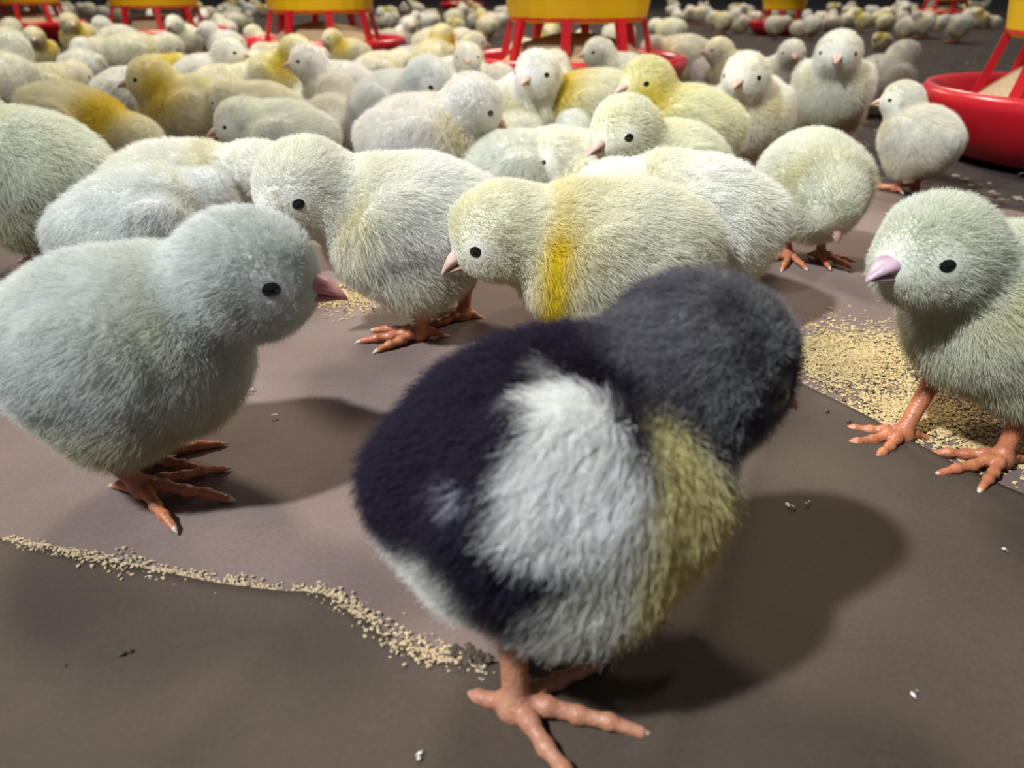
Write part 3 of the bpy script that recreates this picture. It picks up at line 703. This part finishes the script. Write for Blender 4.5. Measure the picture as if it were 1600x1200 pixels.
FLOCK = [
 (442, 222, 186, 'sit_low', 'w', 1.15, 'clean white chick lying with its head left, in front of the greenish-backed one'),
 (412, 186, 172, 'sit_low', 'g', 1.15, 'yellow-green backed chick lying behind the clean white one'),
 (545, 200, 95, 'sit', 'c', 1.05, 'pale chick seen from behind, right of the clean white lying chick'),
 (618, 168, -28, 'look', 'w', 1.15, 'bluish white chick craning its beak down to the right, left of the flock centre'),
 (712, 128, -40, 'stand_r', 'w', 1.0, 'white chick whose head shows just behind the craning bluish white chick'),
 (725, 158, 175, 'sit', 'w', 1.0, 'small bright white back right of the craning bluish white chick'),
 (778, 160, -95, 'sit', 'c', 1.05, 'cream chick facing forward left of the pair with heads together'),
 (660, 226, 2, 'look', 'c', 1.15, 'cream chick stretching right with its face down over its neighbour'),
 (765, 236, 4, 'sit_low', 'c', 1.0, 'peach-tinted chick lying under the face of the stretching cream chick'),
 (812, 276, 8, 'sit_low', 'w', 1.05, 'low white back just above the yellow-banded chick'),
 (955, 290, 170, 'sit_low', 'c', 1.05, 'pale back peeking above the rump of the yellow-banded chick'),
 (835, 178, -68, 'stand_r', 'c', 1.12, 'white-headed chick looking down, left one of the pair with heads together'),
 (915, 186, 168, 'low', 'y', 1.18, 'chick with bright yellow nape, right one of the pair with heads together'),
 (908, 246, 100, 'sit', 'w', .85, 'narrow white chick left of the peeking cream one'),
 (1068, 205, 160, 'stand_l', 'y', 1.12, 'big chick with yellow nape and pale round back, behind the peeking cream one'),
 (1012, 92, 165, 'low', 'g', 1.15, 'greenish chick in front of the centre feeder pan, at its right end'),
 (966, 122, 192, 'stand', 'w', 1.05, 'white-faced chick looking left below the right part of the centre feeder'),
 (1078, 120, 75, 'sit', 'w', 1.15, 'bluish grey rounded back on its own below the right tip of the centre pan'),
 (1156, 116, 176, 'stand', 'g', 1.0, 'green-headed chick half hidden behind the standing cream chick'),
 (1174, 178, 238, 'stand', 'c', 1.12, 'cream chick standing upright with dark eyes, left of the pale pair on the right'),
 (1222, 118, 262, 'stand', 'w', 1.0, 'pale chick facing forward between the two upright ones on the right'),
 (1300, 142, 247, 'stand', 'w', 1.22, 'tallest pale chick facing forward, upright in the right-hand group'),
 (1378, 128, 20, 'sit', 'w', 1.2, 'greyish white chick back behind the tallest pale chick'),
 (1438, 214, 105, 'stand_l', 'g', .90, 'yellow-green chick curled beside the near red feeder pan'),
 (538, 140, 200, 'stand', 'w', 1.05, 'white chick with a sharp dark eye looking left, in the middle of the flock'),
 (597, 118, 15, 'sit_low', 'g', 1.15, 'flat pale green back left of the craning bluish white chick'),
 (578, 74, 20, 'sit_low', 'g', 1.15, 'rounded greenish back touching the second feeder pan'),
 (532, 82, 205, 'stand', 'y', .95, 'small chick with a yellow cheek in front of the second feeder pan'),
 (478, 90, 180, 'sit_low', 'c', 1.1, 'low cream back left of the yellow-cheeked chick'),
 (440, 78, 160, 'sit', 'c', 1.1, 'cream chick under the left end of the second feeder pan'),
 (333, 128, 2, 'stand', 'w', 1.05, 'pinkish white chick looking right with a dark eye, left part of the flock'),
 (432, 128, -18, 'stand', 'y', 1.08, 'yellowish chick looking down to the right, left of centre'),
 (400, 72, 186, 'stand', 'w', 1.0, 'white chick looking left just left of the second feeder pan'),
 (396, 140, 80, 'sit', 'w', 1.05, 'white back between the pinkish white and the yellowish chick'),
 (480, 118, 30, 'sit', 'w', .95, 'white chick wedged right of the yellowish chick'),
 (296, 178, 200, 'sit', 'y', 1.22, 'amber-tinted chick with lowered head facing left, over bare dark floor'),
 (345, 150, 10, 'sit_low', 'c', 1.15, 'cream chick lying behind the amber-tinted chick'),
 (122, 205, -4, 'peck', 'y', 1.12, 'amber-necked chick pecking at the floor, left of the dark gap'),
 (205, 150, 2, 'sit_low', 'w', 1.15, 'grey-white chick lying behind the pecking one'),
 (82, 142, 28, 'sit_low', 'g', 1.12, 'greenish chick lying low near the left edge behind the big greenish one'),
 (62, 85, -62, 'stand', 'y', 1.0, 'pale-headed chick with a yellow chest at the far left of the flock'),
 (128, 62, -100, 'stand_l', 'y', 1.15, 'tall yellowish chick standing with its head bent, upper left'),
 (14, 70, 90, 'sit', 'c', 1.25, 'cream back cut by the left edge, upper left corner'),
 (8, 130, 90, 'stand', 'w', 1.15, 'bluish chick cut by the left edge'),
 (215, 88, 22, 'low', 'g', 1.2, 'green-tinted chick stretching up to the right in the upper left'),
 (250, 122, 4, 'sit_low', 'y', 1.1, 'cream chick lying in front of the green-tinted stretching one'),
 (188, 62, 205, 'stand', 'w', 1.05, 'greyish white chick behind the green-tinted stretching one'),
 (245, 42, 120, 'stand', 'w', 1.1, 'small pale chick below the third feeder'),
 (290, 62, -100, 'stand', 'w', 1.08, 'greyish chick facing forward beside the green-tinted one'),
 (318, 42, -60, 'stand', 'w', 1.05, 'pale small chick left of the white one that looks left'),
 (352, 46, 150, 'sit', 'c', 1.1, 'pale small chick back behind the white one that looks left'),
 (158, 84, 60, 'sit', 'g', 1.1, 'greenish back behind the tall yellowish chick'),
 (40, 40, 150, 'stand', 'c', 1.05, 'cream chick in front of the farthest red feeder'),
 (90, 30, 10, 'stand', 'w', 1.0, 'white chick between the two leftmost feeders'),
 (634, 58, -60, 'stand', 'c', 1.0, 'cream chick right of the tip of the second feeder pan'),
 (685, 76, 30, 'low', 'g', 1.2, 'grey-green chick reaching up left of the shiny pan tip'),
 (640, 102, 6, 'sit_low', 'w', 1.05, 'grey-blue back below the second feeder pan tip'),
 (718, 98, 10, 'sit', 'g', 1.15, 'greenish chick left of the one with the white back of the head'),
 (772, 98, 75, 'stand', 'y', 1.12, 'chick seen from behind with a white crown, before the centre feeder pan'),
 (838, 92, 150, 'sit_low', 'c', 1.15, 'pale chick lying against the centre feeder pan'),
 (812, 118, 95, 'stand', 'w', .9, 'small white crown behind the pair with heads together'),
 (882, 100, 20, 'sit', 'c', 1.1, 'cream chick against the centre feeder pan, right half'),
 (915, 88, 100, 'sit', 'g', 1.1, 'greenish chick against the centre feeder pan near its right post'),
 (966, 58, 80, 'stand', 'c', 1.15, 'tall cream chick standing in front of the yellow hopper, right side'),
 (1048, 48, 150, 'low', 'c', 1.1, 'cream chick leaning over the right rim of the centre feeder pan'),
 (860, 72, -90, 'stand', 'y', 1.0, 'yellowish chick with its head between the posts of the centre feeder'),
 (130, 110, 100, 'sit', 'w', 1.1, 'grey-white back between the yellow-chested and the green-tinted chick'),
 (370, 100, 100, 'sit', 'c', 1.05, 'cream back right of the pinkish white chick'),
 (500, 160, 60, 'sit', 'w', 1.0, 'white back below the sharp-eyed white chick'),
 (575, 160, 160, 'sit', 'c', 1.0, 'cream back right of the sharp-eyed white chick'),
 (670, 190, 100, 'sit', 'c', 1.05, 'cream back hidden under the craning bluish white chick'),
 (870, 140, 90, 'sit', 'c', 1.1, 'cream back behind the pair with heads together'),
 (1378, 64, 195, 'sit_low', 'y', .72, 'small yellowish chick alone on the dark litter beyond the flock'),
 (1212, 38, 10, 'low', 'c', .95, 'cream chick on the litter right of the small distant hopper, head down'),
 (1168, 36, 190, 'sit', 'w', 1.05, 'white-grey chick on the litter under the small distant hopper'),
 (1250, 44, 0, 'sit_low', 'c', .9, 'cream chick lying on the litter right of the small distant hopper'),
 (1418, 40, 130, 'sit', 'c', 1.1, 'round cream chick on the litter, left of the pair near the hopper'),
 (1496, 38, 170, 'low', 'w', 1.1, 'pale chick with head down on the litter near the right hopper'),
 (1548, 34, 185, 'sit_low', 'c', .8, 'low cream chick touching the left edge of the right-hand hopper'),
]
items = []
for (px, py, yaw, pose, sch, s_, lab) in FLOCK:
    bzc = POSES[pose]['bz']*.01*s_; g = G(px, py, bzc)
    items.append([g.x, g.y, yaw, pose, sch, s_, lab, None])
fixed = [(o.location.x, o.location.y) for o in (hero, c2, c3, c4, c5, c6, c8, c41, c42, c43, c13)]
FARBOX = [(570, 790, 8, 40, 26, 'between the second and the centre feeder'), (1045, 1250, 4, 34, 22, 'around the small distant hopper'),
          (1250, 1560, 6, 40, 34, 'left of the right-hand hopper'), (335, 430, 4, 34, 14, 'left of the second feeder'), (0, 330, 3, 22, 22, 'behind the leftmost feeders')]
rf = np.random.default_rng(21); far = []
for (x0, x1, y0, y1, n, lab) in FARBOX:
    for _ in range(n*30):
        if sum(1 for f in far if f[6] == lab) >= n: break
        px, py = rf.uniform(x0, x1), y0 + (y1-y0)*rf.random(); pose = ['stand', 'sit', 'sit_low', 'low'][rf.integers(4)]; s_ = rf.uniform(.9, 1.1)
        g = G(px, py, POSES[pose]['bz']*.01*s_)
        if any((g.x-f[0])**2 + (g.y-f[1])**2 < .08**2 for f in far): continue
        if any((g.x-f[0])**2 + (g.y-f[1])**2 < .24**2 for f in FE): continue
        far.append([g.x, g.y, rf.uniform(0, 360), pose, 'cwyc'[rf.integers(4)], s_, lab, lab])
# keep neighbours from growing into each other
allp = items + far
for it in range(40):
    for i in range(len(items)):
        a_ = items[i]
        for (x, y, wt) in [(f[0], f[1], 1.0) for f in fixed] + [(b_[0], b_[1], .5) for j, b_ in enumerate(allp) if j != i]:
            dx, dy = a_[0]-x, a_[1]-y; d = math.hypot(dx, dy) + 1e-6; md = .061
            if d < md:
                k = (md-d)*wt*.5/d; a_[0] += dx*k; a_[1] += dy*k
        for f in FE:
            dx, dy = a_[0]-f[0], a_[1]-f[1]; d = math.hypot(dx, dy); md = .17*f[2] + .045
            if d < md: a_[0] += dx*(md-d)/d; a_[1] += dy*(md-d)/d
for (x, y, yaw, pose, sch, s_, lab, grp) in allp:
    lod = 0 if y < .85 else (1 if y < 2.0 else 2)
    o = proto(pose, sch, lod)
    if grp:
        yy = yaw % 360; face = 'right' if yy < 45 or yy >= 315 else ('away' if yy < 135 else ('left' if yy < 225 else 'forward'))
        lab2 = 'tiny %s far chick %s, facing %s, %s' % ({'c': 'cream', 'w': 'white', 'y': 'yellow'}[sch], {'stand': 'standing', 'sit': 'sitting', 'sit_low': 'lying', 'low': 'stooping'}[pose], face, lab)
    else: lab2 = lab
    put_at(o, x, y, yaw + (0 if grp else 0), s_, label=lab2, group=('far chicks ' + lab) if grp else None)
    t = rf.uniform(.93, 1.0); tt = (t, t*rf.uniform(.98, 1.0), t*rf.uniform(.88, 1.0))
    for ch in o.children:
        if ch.name.split('.')[0] in ('body', 'down'): ch.color = (*tt, 1)
